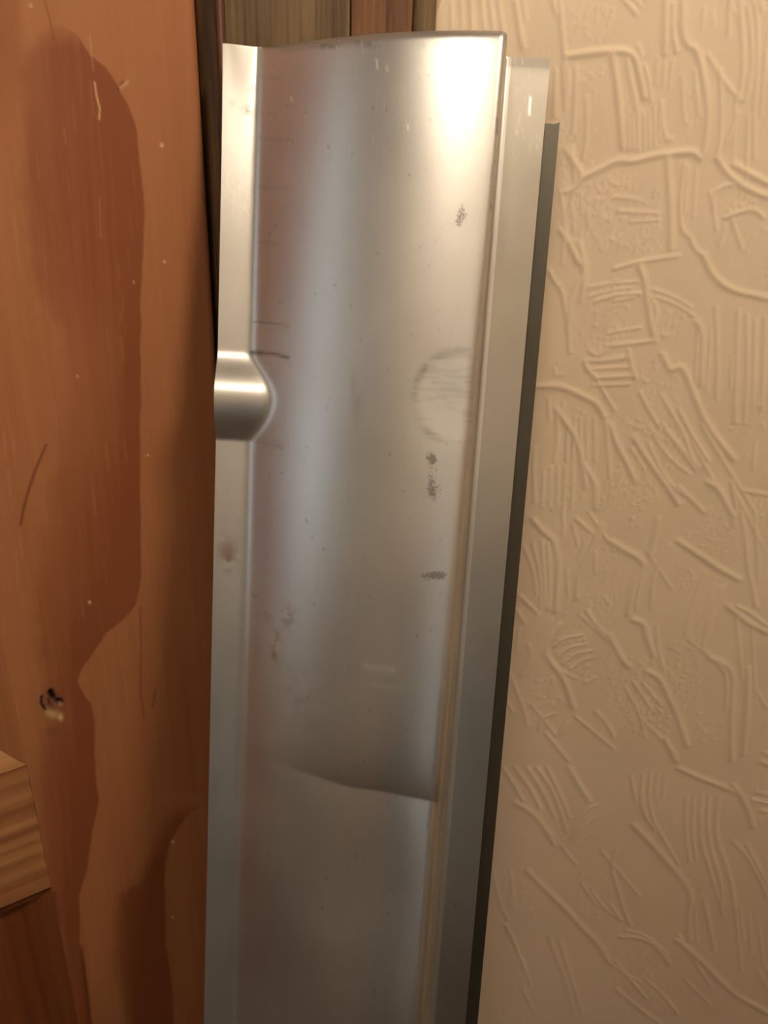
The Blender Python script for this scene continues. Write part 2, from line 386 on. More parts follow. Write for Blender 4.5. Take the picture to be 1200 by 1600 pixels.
def edges(a, b, step):
    return np.linspace(a, b, max(2, int(round((b - a) / step)) + 1))
WX = np.concatenate([edges(ARX1 - 0.02, 0.335, 0.00072), np.linspace(0.36, X1, 30)])
WZ = np.concatenate([np.linspace(0, H - 0.86, 16)[:-1], edges(H - 0.86, H + 0.11, 0.00080), np.linspace(H + 0.13, ZC, 30)])
HGT = np.zeros((len(WZ), len(WX)))
def px_to_xz(p):
    q = wall_pt(p[0], p[1]); return q[0], q[2]
def scale_at(py):
    q = wall_pt(900, py); return ((q - CAM) @ M)[2] / F
for pts, w, h in STROKES:
    wld = [px_to_xz(p) for p in pts]
    # soft corners: one round of corner cutting
    if len(wld) > 2:
        nw = [wld[0]]
        for a, b in zip(wld[:-1], wld[1:]):
            nw += [(a[0]*.75+b[0]*.25, a[1]*.75+b[1]*.25), (a[0]*.25+b[0]*.75, a[1]*.25+b[1]*.75)]
        wld = nw + [wld[-1]]
    W = w * scale_at(np.mean([p[1] for p in pts])); A = h * 0.00050
    xs = [p[0] for p in wld]; zs = [p[1] for p in wld]
    i0, i1 = np.searchsorted(WX, [min(xs) - 3 * W, max(xs) + 3 * W]); j0, j1 = np.searchsorted(WZ, [min(zs) - 3 * W, max(zs) + 3 * W])
    if i1 <= i0 or j1 <= j0: continue
    gx, gz = np.meshgrid(WX[i0:i1], WZ[j0:j1])
    dm = np.full(gx.shape, 9.0)
    for (ax, az), (bx_, bz) in zip(wld[:-1], wld[1:]):
        dx, dz = bx_ - ax, bz - az; L2 = dx * dx + dz * dz + 1e-12
        t = np.clip(((gx - ax) * dx + (gz - az) * dz) / L2, 0, 1)
        dm = np.minimum(dm, np.hypot(gx - ax - t * dx, gz - az - t * dz))
    prof = A * np.exp(-(dm / W) ** 2 * 1.1)
    sub = HGT[j0:j1, i0:i1]; HGT[j0:j1, i0:i1] = np.maximum(sub, prof) + 0.15 * np.minimum(sub, prof)
for px, py, r, h in DOTS:
    x, z = px_to_xz((px, py)); W = r * scale_at(py); A = h * 0.00070
    i0, i1 = np.searchsorted(WX, [x - 3 * W, x + 3 * W]); j0, j1 = np.searchsorted(WZ, [z - 3 * W, z + 3 * W])
    if i1 <= i0 or j1 <= j0: continue
    gx, gz = np.meshgrid(WX[i0:i1], WZ[j0:j1])
    HGT[j0:j1, i0:i1] = np.maximum(HGT[j0:j1, i0:i1], A * np.exp(-((gx - x) ** 2 + (gz - z) ** 2) / W ** 2))
# gentle unevenness of the plaster underneath
gx, gz = np.meshgrid(WX, WZ)
for f, a in ((23, 0.00025), (51, 0.00012), (97, 0.00006)):
    for _ in range(3):
        an = random.uniform(0, 6.28); HGT += a * np.sin(f * (gx * math.cos(an) + gz * math.sin(an)) * 1.7 + random.uniform(0, 6.28)) * 0.6
P = np.stack([gx, -HGT, gz], -1)
wf = grid_obj('wall_front', P, M_WALL)
tag(wf, 'cream embossed wallpaper wall with raised strokes and stipple patches', kind='structure')
# rest of the shell
def struct(o, label):
    o['kind'] = 'structure'; o['label'] = label; return o
T = 0.12
struct(box('wall_front_beyond_door', (X0, 0, 0), (OPX0 - 0.06, T, ZC), M_OTHER), 'painted wall on the latch side of the doorway')
struct(box('wall_over_door', (OPX0 - 0.06, 0, DOOR_H + 0.05), (ARX1 - 0.02, T, ZC), M_OTHER), 'painted wall above the doorway')
struct(box('floor', (X0 - T, Y0 - T, -0.05), (X1 + T, 1.2, 0.0), M_FLOOR), 'dark boarded floor')
struct(box('wall_right', (X1, Y0, 0), (X1 + T, T, ZC), M_OTHER), 'painted side wall beyond the wallpaper')
def frame4(win, w2, wh, flip):
    for lo, hi in (((-w2 - .03, 0, -.03), (-w2, .02, wh + .03)), ((w2, 0, -.03), (w2 + .03, .02, wh + .03)), ((-w2, 0, -.03), (w2, .02, 0)), ((-w2, 0, wh), (w2, .02, wh + .03))):
        if flip: lo, hi = (lo[1], lo[0], lo[2]), (hi[1], hi[0], hi[2])
        box('window_frame', lo, hi, M_WHITE, win, 0.004)
for n_, (side, wc, ww, wz0, wz1, we) in enumerate(WINDOWS):
    a, b = wc - ww / 2, wc + ww / 2; back = side == 'back'
    root = empty('wall_' + side, (0, Y0, 0) if back else (X0, 0, 0)); struct(root, 'painted rear wall around an added narrow window' if back else 'painted side wall around a tall window')
    e0, e1 = (X0, X1) if back else (Y0, T)
    for lo, hi in (((e0, -T, 0), (a, 0, ZC)), ((b, -T, 0), (e1, 0, ZC)), ((a, -T, 0), (b, 0, wz0)), ((a, -T, wz1), (b, 0, ZC))):
        if not back: lo, hi = (lo[1], lo[0], lo[2]), (hi[1], hi[0], hi[2])
        box('wall_section', lo, hi, M_OTHER, root)
    win = empty('window_%d' % (n_ + 1), (wc, Y0, wz0) if back else (X0, wc, wz0)); struct(win, 'added narrow white framed window reflected in the steel' if back else 'tall white framed window in the side wall')
    frame4(win, ww / 2, wz1 - wz0, not back)
struct(box('ceiling', (X0 - T, Y0 - T, ZC), (X1 + T, 1.2, ZC + 0.08), M_CEIL), 'plain painted ceiling')
# added dado on the rear wall, in place of the person behind the camera
M_REFLECTION = plain('dark_reflection_boards', (0.030, 0.024, 0.020), 0.6)
reflection_boards = empty('trim_2', (0, Y0, 0)); struct(reflection_boards, 'added dark boards either side of the added narrow window')
_, wc, ww, _, _, _ = WINDOWS[1]
for xa, xb_ in ((-0.50, wc - ww / 2 - 0.035), (wc + ww / 2 + 0.035, 0.48)):
    nb = 4
    for i in range(nb):
        q0 = xa + i * (xb_ - xa) / nb
        box('reflection_board', (q0, 0.0, 0.0), (q0 + (xb_ - xa) / nb - 0.002, 0.014, 1.00), M_REFLECTION, reflection_boards, 0.002, 1)
    box('reflection_board_rail', (xa, 0.0, 1.00), (xb_, 0.026, 1.04), M_REFLECTION, reflection_boards, 0.004)
# hallway behind the doorway
struct(box('wall_hall', (X0 - T, 1.2, 0), (X1 + T, 1.3, ZC), M_OTHER), 'hallway wall behind the doorway')

# ------------------------------------------------------------------ dark old door frame
def fx(px): return float(wall_pt(px, 10, -0.012)[0])
fr = empty('trim_1', (HX, 0, 0)); struct(fr, 'dark stained old timber door frame with streaky grain')
def fbox(name, a, b, y0, y1, mat, bev):
    o = box(name, (fx(a) - HX, y0, 0), (fx(b) - HX, y1, DOOR_H + 0.03), mat, fr, bev, 3); return o
box('jamb', (-0.004, -0.004, 0), (fx(336) - HX, 0.11, DOOR_H + 0.03), M_JAMB, fr, 0.001)
fbox('bead', 334.5, 350, -0.013, 0.0, M_BEAD, 0.0022)
fbox('frame_board', 349, 547, -0.012, 0.0, M_ARCH_A, 0.0010)
fbox('frame_board', 548.5, 645, -0.0125, 0.0, M_ARCH_B, 0.0012)
fbox('worn_edge', 644.5, 683, -0.0115, 0.0, M_ARCH_C, 0.0040)
box('frame_head', (OPX0 - HX - 0.09, -0.012, DOOR_H + 0.03), (fx(683) - HX, 0.0, DOOR_H + 0.12), M_ARCH_A, fr, 0.002)
box('latch_jamb', (OPX0 - HX - 0.09, -0.012, 0), (OPX0 - HX - 0.006, 0.11, DOOR_H + 0.03), M_JAMB, fr, 0.002)

# ------------------------------------------------------------------ pine door, standing ajar
ANG = math.radians(33.5)
door = empty('door_1', (HX - 0.0005, -0.015, 0.006)); struct(door, 'varnished orange pine panelled door with dark heartwood figure, ajar')
EX = np.array([-math.cos(ANG), -math.sin(ANG), 0]); EY = np.array([math.sin(ANG), -math.cos(ANG), 0]); EZ = np.array([0, 0, 1.0])
D0 = np.array([HX - 0.0005, -0.015, 0.006])
dm4 = Matrix.Identity(4)
for i in range(3):
    dm4[i][0], dm4[i][1], dm4[i][2], dm4[i][3] = float(EX[i]), float(EY[i]), float(EZ[i]), float(D0[i])
door.matrix_world = dm4
def dpt(px, py):
    q = hit(px, py, D0, EY) - D0; return q @ EX, q @ EZ
SW = float(np.mean([dpt(5, 1000)[0], dpt(40, 1190)[0], dpt(80, 1390)[0]]))       # stile width
RZ1 = float(np.mean([dpt(0, 1211)[1], dpt(33, 1197)[1]]))                         # mid rail top / bottom
RZ0 = float(np.mean([dpt(0, 1420)[1], dpt(80, 1389)[1]]))
print('stile', SW, 'rail', RZ0, RZ1)

def sm(x): x = np.clip(x, 0, 1); return x * x * (3 - 2 * x)
def seg_d(px, py, pts):
    dmin = np.full(px.shape, 1e9)
    for (ax, ay), (bx_, by) in zip(pts[:-1], pts[1:]):
        dx, dy = bx_ - ax, by - ay; t = np.clip(((px - ax) * dx + (py - ay) * dy) / (dx * dx + dy * dy + 1e-9), 0, 1)
        dmin = np.minimum(dmin, np.hypot(px - ax - t * dx, py - ay - t * dy))
    return dmin
def line_m(px, py, pts, w, a=1.0): return a * np.exp(-(seg_d(px, py, pts) / w) ** 2)
def blob(px, py, cx, cy, rx, ry, a=1.0): return a * np.exp(-(((px - cx) / rx) ** 2 + ((py - cy) / ry) ** 2))
def lattice(px, py, cell, seed):
    """smooth value noise"""
    r2 = np.random.default_rng(seed); tab = r2.random((256, 256))
    x, y = px / cell, py / cell; xi, yi = np.floor(x).astype(int), np.floor(y).astype(int); fx_, fy_ = sm(x - xi), sm(y - yi)
    g = lambda a, b: tab[a % 256, b % 256]
    return (g(xi, yi) * (1 - fx_) + g(xi + 1, yi) * fx_) * (1 - fy_) + (g(xi, yi + 1) * (1 - fx_) + g(xi + 1, yi + 1) * fx_) * fy_

# stile front: fine grid so that the knot is a real hollow
qx = np.concatenate([edges(-0.0, 0.004, 0.0004)[:-1], edges(0.004, SW, 0.00050)])
qz = np.concatenate([np.linspace(0, H - 0.68, 25)[:-1], edges(H - 0.68, H + 0.07, 0.00080), np.linspace(H + 0.08, DOOR_H, 20)])
GX, GZ = np.meshgrid(qx, qz)
RR = 0.004
GY = np.where(GX < RR, -(RR - np.sqrt(np.maximum(RR ** 2 - (RR - GX) ** 2, 0))), 0.0)
W3 = D0 + GX[..., None] * EX + GY[..., None] * EY + GZ[..., None] * EZ
px, py = project(W3)
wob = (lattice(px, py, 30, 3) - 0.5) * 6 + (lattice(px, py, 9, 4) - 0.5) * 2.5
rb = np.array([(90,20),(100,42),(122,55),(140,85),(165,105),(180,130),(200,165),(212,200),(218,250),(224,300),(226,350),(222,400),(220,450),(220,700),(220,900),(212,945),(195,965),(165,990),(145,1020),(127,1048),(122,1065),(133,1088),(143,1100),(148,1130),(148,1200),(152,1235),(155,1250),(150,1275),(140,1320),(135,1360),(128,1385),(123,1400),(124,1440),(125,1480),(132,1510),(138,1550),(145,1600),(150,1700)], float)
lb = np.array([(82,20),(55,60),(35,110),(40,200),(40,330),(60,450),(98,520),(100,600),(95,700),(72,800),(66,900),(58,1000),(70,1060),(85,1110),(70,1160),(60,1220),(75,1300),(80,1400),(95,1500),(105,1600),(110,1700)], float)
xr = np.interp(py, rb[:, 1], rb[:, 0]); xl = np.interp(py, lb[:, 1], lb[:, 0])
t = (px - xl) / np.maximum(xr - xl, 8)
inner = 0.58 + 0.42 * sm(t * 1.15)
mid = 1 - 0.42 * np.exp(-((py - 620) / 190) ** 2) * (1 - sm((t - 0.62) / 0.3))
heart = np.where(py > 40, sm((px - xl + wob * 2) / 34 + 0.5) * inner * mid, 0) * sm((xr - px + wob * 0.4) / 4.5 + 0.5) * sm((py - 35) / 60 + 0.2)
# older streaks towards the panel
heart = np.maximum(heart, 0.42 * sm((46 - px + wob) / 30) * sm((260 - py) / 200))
heart = np.maximum(heart, 0.20 * sm((px - 276 + wob) / 40) * sm((py - 120) / 400))  # gradual darkening towards the hinge edge, also in the next line
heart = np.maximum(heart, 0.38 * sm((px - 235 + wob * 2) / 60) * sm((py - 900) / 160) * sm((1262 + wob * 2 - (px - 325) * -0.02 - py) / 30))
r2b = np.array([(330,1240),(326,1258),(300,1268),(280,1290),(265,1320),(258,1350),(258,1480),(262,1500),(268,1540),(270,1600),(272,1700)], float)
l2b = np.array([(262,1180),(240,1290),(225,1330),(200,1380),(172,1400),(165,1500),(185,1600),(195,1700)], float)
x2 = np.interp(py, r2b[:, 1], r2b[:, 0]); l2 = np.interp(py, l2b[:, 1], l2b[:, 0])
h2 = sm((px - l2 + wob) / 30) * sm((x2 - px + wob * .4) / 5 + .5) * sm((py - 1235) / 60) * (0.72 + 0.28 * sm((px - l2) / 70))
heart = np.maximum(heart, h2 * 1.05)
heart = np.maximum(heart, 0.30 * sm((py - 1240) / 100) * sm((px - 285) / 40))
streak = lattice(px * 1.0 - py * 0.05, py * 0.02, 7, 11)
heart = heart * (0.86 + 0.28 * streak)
line = (line_m(px, py, [(72,695),(55,735),(45,765),(38,790),(32,820)], 2.0, .75) + line_m(px, py, [(219,948),(220,1000),(220,1090),(226,1125)], 1.4, .45)
        + line_m(px, py, [(243,1078),(238,1105)], 1.6, .5) + line_m(px, py, [(70,0),(80,40),(84,62)], 1.6, .4) + line_m(px, py, [(184,139),(192,128)], 2.2, .8)
        + line_m(px, py, [(85,1395),(92,1470),(103,1520),(112,1560)], 3.0, .55) + line_m(px, py, [(128,1480),(136,1560),(142,1620)], 3.5, .45))
scr = (line_m(px, py, [(148,128),(151,150),(156,170),(155,186)], 1.3, .6) + line_m(px, py, [(140,55),(146,110)], 1.2, .16) + line_m(px, py, [(155,310),(158,372)], 1.2, .14)
       + line_m(px, py, [(200,128),(188,137)], 2.2, .4) + line_m(px, py, [(100,200),(103,225)], 1.2, .14))
for cx, cy, r in ((253,227,2.6),(257,409,1.9),(48,8,2.0),(140,941,2.2),(121,588,1.6),(231,711,1.4),(330,234,1.6),(270,1315,2.0),(270,1433,1.6),(209,441,1.4)):
    scr = scr + blob(px, py, cx, cy, r, r * 1.1, .9)
for i in range(50):
    cx, cy, L = random.uniform(5, 215), random.uniform(120, 1150), random.uniform(15, 60)
    scr = scr + line_m(px, py, [(cx, cy), (cx + L * 0.10, cy + L)], 1.3, random.uniform(0.03, 0.09))
hole = blob(px, py, 80, 1084, 4.5, 6) + blob(px, py, 84, 1091, 3.5, 5) + blob(px, py, 93, 1097, 6, 5) + line_m(px, py, [(66,1090),(65,1100),(72,1112)], 2.0, .8) + line_m(px, py, [(76,1094),(79,1104)], 1.5, .6)
hole = np.clip(hole * 1.3 - 0.15, 0, 1)
knot = 0.62 * blob(px, py, 80, 1100, 15, 20) + 0.4 * blob(px, py, 80, 1143, 14, 9)
scr = scr + blob(px, py, 84, 1117, 9, 6, .40) + blob(px, py, 95, 1121, 3.5, 5, .65) + blob(px, py, 75, 1112, 5, 5, .25)
GY = GY - 0.0022 * hole - 0.0007 * blob(px, py, 80, 1100, 15, 20)
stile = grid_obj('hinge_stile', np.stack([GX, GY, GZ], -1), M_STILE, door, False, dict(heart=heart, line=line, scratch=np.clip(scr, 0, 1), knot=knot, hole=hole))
mdir = stile.data.polygons[len(stile.data.polygons) // 2].normal
if mdir.y < 0: stile.data.flip_normals()
TH = 0.040
box('stile_core', (0, -TH, 0), (SW, -0.0045, DOOR_H), M_MOULD, door)
box('stile', (DOOR_W - SW, -TH, 0), (DOOR_W, 0, DOOR_H), M_MOULD, door, 0.002)
# rails with raised grain bands (earlywood worn back between the hard latewood lines)
def rail(z0, z1, name='rail'):
    n = 90
    zz = np.linspace(z0, z1, n); r3 = np.random.default_rng(int(z0 * 1000) + 5)
    hgt = np.zeros(n); u = (zz - z0) / (z1 - z0)
    for c_, w_, a_ in ((0.05, .05, 1), (0.20, .05, .9), (0.33, .04, .8), (0.43, .03, .7), (0.55, .05, 1), (0.74, .06, 1), (0.93, .05, 1)):
        hgt += a_ * np.exp(-((u - c_) / w_) ** 2)
    hgt = (hgt - 1.0) * 0.0006 - 0.0003
    xx = np.linspace(SW, DOOR_W - SW, 30)
    g = np.zeros((n, 30, 3)); g[..., 0] = xx[None]; g[..., 2] = zz[:, None]
    g[..., 1] = np.minimum(hgt, 0.0004)[:, None] 
    band = np.clip((hgt / 0.0006 + 1.2) / 1.4, 0, 1)[:, None] * np.ones((1, 30))
    o = grid_obj(name, g, M_RAIL, door, False, dict(band=band))
    if o.data.polygons[0].normal.y < 0: o.data.flip_normals()
    box('rail_core', (SW, -TH, z0), (DOOR_W - SW, -0.0016, z1), M_MOULD, door)
rail(0.0, 0.20); rail(RZ0, RZ1); rail(DOOR_H - SW, DOOR_H)
MW = 0.016; MD = 0.011; XM = DOOR_W / 2
def panel(x0, x1, z0, z1):
    # recessed panel, then a mitred ovolo moulding round the opening
    box('panel', (x0, -TH + 0.008, z0), (x1, -MD, z1), M_PANEL, door)
    nseg = 6
    prof = [(MW * i / nseg, -MD * (1 - math.cos(math.pi / 2 * i / nseg)) if False else -MD * (i / nseg) ** 1.5) for i in range(nseg + 1)]
    cs = [((x0, z0), (1, 1)), ((x1, z0), (-1, 1)), ((x1, z1), (-1, -1)), ((x0, z1), (1, -1))]
    for s in range(4):
        (a, da), (b, db) = cs[s], cs[(s + 1) % 4]
        g = np.zeros((nseg + 1, 2, 3))
        for i, (w, dp) in enumerate(prof):
            g[i, 0] = (a[0] + da[0] * w, dp, a[1] + da[1] * w); g[i, 1] = (b[0] + db[0] * w, dp, b[1] + db[1] * w)
        o = grid_obj('panel_moulding', g, (M_PANEL if z0 < 0.5 else M_MOULDH) if s % 2 == 0 else (M_PANEL if z0 < 0.5 else M_MOULD), door)
        if o.data.polygons[0].normal.y < 0: o.data.flip_normals()
MU = 0.05
for z0, z1 in ((0.20, RZ0), (RZ1, DOOR_H - SW)):
    box('muntin', (XM - MU, -TH, z0), (XM + MU, 0, z1), M_MOULD, door, 0.002)
    panel(SW, XM - MU, z0, z1); panel(XM + MU, DOOR_W - SW, z0, z1)

# ------------------------------------------------------------------ the steel sill panel
S = M @ np.array([193.0 - 600, 7660.0 - 800, F]); S /= np.linalg.norm(S)      # along the panel, downwards
CX = np.array([1.0, 0, 0]); CX = CX - CX.dot(S) * S; CX /= np.linalg.norm(CX)
N = np.cross(CX, S)
if N[1] > 0: N = -N
O = wall_pt(600, 82, -0.0205)
HF = 0.050 * K                                    # how far the face stands proud of the flanges
FIT = {'L0': (-.0207, 351.6, 0), 'L1': (-.0252, 408.5, 0), 'R0': (-.0868, 799.0, HF), 'R1': (-.078, 794.9, 0), 'R2': (-.0881, 868.2, 0), 'R3': (-.0914, 892.8, -0.010)}
UL = {}
for nm, (b, a, w) in FIT.items():
    q = [hit(a + b * y, y, O + w * N, N) - O for y in (100, 1500)]
    s_, u_ = [x @ S for x in q], [x @ CX for x in q]
    kk = (u_[1] - u_[0]) / (s_[1] - s_[0]); UL[nm] = (u_[0] - kk * s_[0], kk)
def uline(nm, s): return UL[nm][0] + UL[nm][1] * s
LEN = float(O[2] / -S[2])                         # reaches the floor
BASE = O + S * LEN
sill = empty('car_rocker_cover'); m4 = Matrix.Identity(4)
for i in range(3):
    m4[i][0], m4[i][1], m4[i][2], m4[i][3] = float(CX[i]), float(-N[i]), float(-S[i]), float(BASE[i])
sill.matrix_world = m4
tag(sill, 'long bare steel car sill cover with pressed bulge and dent, leaning on wall', 'car part', 'thing')

ST0 = float((hit(375, 73, O, N) - O) @ S)         # top cut
SR = np.concatenate([ST0 + np.array([0, .0004, .0009, .0015, .0022, .003, .004]), edges(ST0 + .005, 0.52, 0.00095), np.linspace(0.54, LEN - 0.002, 30)])
nr = len(SR)
# cross-section, sampled column by column
NLF, NFA, NRE, NRF = 36, 190, 26, 26
tl = np.linspace(0, 1, NLF); tf = np.linspace(0, 1, NFA) ; tr = np.linspace(0, 1, NRE); tq = np.linspace(0, 1, NRF)
u0, u1, r0, r1, r2_ = (uline(n, SR)[:, None] for n in ('L0', 'L1', 'R0', 'R1', 'R2'))
g = lambda t: 1 - (1 - t) ** 2.0
Ucols = np.concatenate([u0 + (u1 - u0) * tl, (u1 + (r0 - u1) * tf)[:, 1:], (r0 + (r1 - r0) * tr)[:, 1:], (r1 + (r2_ - r1) * tq)[:, 1:]], 1)
Wcols = np.concatenate([0 * u0 + 0 * tl, (0 * u0 + HF * g(tf))[:, 1:], (0 * u0 + HF * (1 - tr))[:, 1:], (0 * u0 + 0 * tq)[:, 1:]], 1)
nc = Ucols.shape[1]
cL1 = NLF - 1; cR0 = cL1 + NFA - 1; cR1 = cR0 + NRE - 1
# pressed bulge in the flange, running into the face
sb0 = float((hit(370, 546, O, N) - O) @ S); sb1 = float((hit(370, 688, O, N) - O) @ S)
xb = (SR - (sb0 + sb1) / 2) / ((sb1 - sb0) / 2)
bul = 0.0098 * K * np.where(np.abs(xb) < 1, np.maximum(1 - xb ** 2, 0) ** np.where(xb < 0, 2.1, 1.25), 0)[:, None]
colmask = (np.arange(nc) <= cR0)[None, :]
Wcols = np.where(colmask, np.maximum(Wcols, bul), Wcols)
# round the folds: smooth along the section
def smooth_cols(A, sig, c0, c1, hw=12):
    kn = np.exp(-0.5 * (np.arange(-hw, hw + 1) / sig) ** 2); kn /= kn.sum()
    pad = np.pad(A, ((0, 0), (hw, hw)), mode='edge')
    out = sum(kn[i] * pad[:, i:i + A.shape[1]] for i in range(2 * hw + 1))
    # keep straight ends exact by odd reflection at the ends
    wgt = np.zeros(A.shape[1]); wgt[max(c0, 0):min(c1, A.shape[1])] = 1
    wgt = np.convolve(wgt, np.ones(7) / 7, 'same')[None, :]
    return A * (1 - wgt) + out * wgt
for nm in (0,):
    Wcols = smooth_cols(Wcols, 4.0, cL1 - 12, cL1 + 60)
    sc0 = float((hit(760, 250, O, N) - O) @ S); bl_ = sm((SR - sc0) / 0.12)[:, None]
    for _ in range(1):
        Uw = smooth_cols(Ucols, 5.0, cR0 - 22, cR0 + 9, 18); Ww = smooth_cols(Wcols, 5.0, cR0 - 22, cR0 + 9, 18)
        Uc2 = smooth_cols(Ucols, 3.2, cR0 - 14, cR0 + 14); Wc2 = smooth_cols(Wcols, 3.2, cR0 - 14, cR0 + 14)
    Ucols, Wcols = Uc2 * (1 - bl_) + Uw * bl_, Wc2 * (1 - bl_) + Ww * bl_
    Ucols = smooth_cols(Ucols, 1.3, cR1 - 6, cR1 + 6); Wcols = smooth_cols(Wcols, 1.3, cR1 - 6, cR1 + 6)
def to_world(U, Wd, Sv): return O + U[..., None] * CX + Wd[..., None] * N + Sv[..., None] * S
SV = SR[:, None] - 0.020 * (Ucols - Ucols[:1, :1]) * np.exp(-(SR[:, None] - ST0) / 0.05)
px, py = project(to_world(Ucols, Wcols, SV))
ci = np.arange(nc)[None, :]
face = sm((ci - cL1 - 2) / 14.0) * sm((cR1 - 2 - ci) / 4.0)
# buckle across the lower face
bx_ = np.array([395, 415, 470, 540, 600, 640, 686, 720]); by_ = np.array([1188, 1192, 1212, 1238, 1246, 1254, 1264, 1268])
dd = py - np.interp(px, bx_, by_)
amp = sm((px - 405) / 150.0) * face
ridge = np.where(dd < 0, np.exp(dd / 42.0), np.exp(-dd / 95.0))
Wcols = Wcols - 0.0036 * K * amp * ridge * np.where(dd < 0, 1.0 - 0.16 * sm((dd + 5) / 5), 0.84)
# shallow dents and the waviness of thin sheet
Wcols = Wcols + face * 0.00030 * (np.sin(SV * 31 + Ucols * 22) * 0.5 + np.sin(SV * 67 - Ucols * 35 + 1.0) * 0.22)
Wcols = Wcols - face * 0.0007 * blob(px, py, 700, 640, 52, 80) - face * 0.0007 * blob(px, py, 590, 1400, 60, 90) + face * .0004 * blob(px, py, 470, 1450, 50, 60)
for cy, a in ((505, .00018), (552, .00030), (690, .00018), (700, .00012)):
    Wcols = Wcols - a * np.exp(-((py - cy - (px - 400) * 0.08) / 2.2) ** 2) * sm((452 - px) / 20) * sm((px - 396) / 6)
# the flange corner is bent a little at the top
Wcols = Wcols + 0.0030 * sm((cL1 - ci) / 34.0) ** 1.0 * np.exp(-np.maximum(SV - ST0, 0) / 0.022) * (ci < cL1)
# rolled top edge of the face
rt = 0.0034; ds = SR - ST0
drop = np.where(ds < rt, rt - np.sqrt(np.maximum(rt ** 2 - (rt - np.minimum(ds, rt)) ** 2, 0)), 0)[:, None]
Wcols = np.where(ci > cL1, np.maximum(Wcols - drop * np.clip(Wcols / 0.006, 0, 1), np.minimum(Wcols, 0)), Wcols)
# the top of the face carries on as a closing end wall down to the flange
capn = 8
W0 = Wcols[0]; U0 = Ucols[0]
# ---- marks
px, py = project(to_world(Ucols, Wcols, SV))
n1 = lattice(px, py, 5, 21); n2 = lattice(px, py, 2.5, 22); n3 = lattice(px, py, 14, 23); n4 = lattice(px, py * 0.15, 3, 24); nh = lattice(px * 0.10, py, 3.2, 25)
spk = sm((n1 * 0.6 + n2 * 0.6 - 0.52) / 0.18)
speck = np.zeros_like(px); stain = np.zeros_like(px); rust = np.zeros_like(px); scr = np.zeros_like(px)
stain += line_m(px, py, [(396,504),(425,505),(452,509)], 1.6, .55) + line_m(px, py, [(392,551),(405,552),(428,553),(450,559)], 2.4, .75) + blob(px, py, 400, 551, 10, 4, .9) * (0.4 + n1)
stain += line_m(px, py, [(398,690),(430,694),(440,700)], 2.0, .4) + line_m(px, py, [(395,930),(402,933)], 1.8, .4)
for cy in (120, 175, 215, 292, 378): stain += line_m(px, py, [(404, cy), (432 + (cy % 7) * 4, cy + 3)], 2.5, .22) * (0.4 + n1)
for cx, cy, rx, ry, a in ((672,730,8,26,.55),(676,768,10,20,.85),(672,712,14,7,.5),(690,765,5,10,.35),(678,720,5,6,.7),(694,728,4,5,.5),(668,898,20,6,.62),(690,898,15,8,.66),(672,908,24,9,.38),(690,926,7,5,.6),(722,333,12,18,.75),(612,305,5,4,.6),(716,350,6,10,.5),(614,874,5,3,.5)):
    speck += blob(px, py, cx, cy, rx * 1.1, ry * 1.1, a)
stain += blob(px, py, 557, 630, 9, 40, .20) * (0.5 + n3) + blob(px, py, 552, 600, 5, 22, .12)
# arc-shaped rub mark
cxm, cym = 716, 622; aa = np.hypot((px - cxm) / 72.0, (py - cym) / 76.0); th = np.arctan2(py - cym, px - cxm)
ring = np.exp(-((aa - 0.95) / 0.09) ** 2) * sm((px - 738) / -12 + .5) * np.where(py < cym + 70, 1, 0)
stain += ring * 0.40 * (0.15 + 1.0 * nh) * (0.3 + 1.2 * sm((lattice(px, py, 22, 41) - 0.25) / 0.4)) * sm((742 - px) / 10)
stain += sm((1.0 - aa) / .15) * 0.20 * sm((nh - 0.52) / 0.2) * sm((745 - px) / 10) * np.where(py < 660, 1, 0)
scr += sm((1.0 - aa) / .2) * 0.16 * sm((735 - px) / 10)
# fine peppering
for seed in range(2):
    rs = np.random.default_rng(90 + seed)
    for _ in range(70):
        cx, cy, r = rs.uniform(410, 740), rs.uniform(90, 1550), rs.uniform(0.9, 2.0)
        m = (np.abs(px - cx) < 8) & (np.abs(py - cy) < 8)
        stain[m] += blob(px[m], py[m], cx, cy, r, r, rs.uniform(.25, .7))
# polish scratches near the top
rs = np.random.default_rng(5)
for _ in range(150):
    cx = rs.uniform(540, 782) if rs.random() < .8 else rs.uniform(800, 848); cy = rs.uniform(62, 240); L = rs.uniform(5, 22); k_ = rs.uniform(-0.05, 0.35)
    m = (np.abs(px - cx) < 16) & (np.abs(py - cy) < 30)
    scr[m] += line_m(px[m], py[m], [(cx, cy), (cx + k_ * L, cy + L)], 0.9, rs.uniform(.03, .16))
for p_, a in (([(588,92),(590,108)], .9), ([(604,103),(605,110)], .9), ([(455,152),(456,158)], 1), ([(829,152),(826,178)], .9), ([(637,195),(638,203)], .8)):
    scr += line_m(px, py, p_, 1.3, a)
scr += line_m(px, py, [(570,1041),(590,1043),(615,1047)], 5, .30) + line_m(px, py, [(580,1070),(625,1075)], 4, .14)
# rolled top edge is toned darker, brown bloom under it
stain += np.where(ci > cL1 + 6, 0.45, 0) * np.exp(-np.maximum(ds[:, None] - 0.0030, 0) / 0.0010) * sm((ci - cL1 - 6) / 20)
stain += blob(px, py, 515, 73, 20, 5, .5) * spk + blob(px, py, 575, 70, 25, 6, .5) * spk + blob(px, py, 690, 70, 30, 7, .4) * spk
stain += line_m(px, py, [(677,1195),(674,1240),(672,1275),(668,1295)], 1.8, .55)
# right fold worn and chipped at the upper end
stain += line_m(px, py, [(779,160),(771,300),(768,330)], 2.6, .5) * sm((lattice(px, py, 9, 31) - 0.45) / .2)
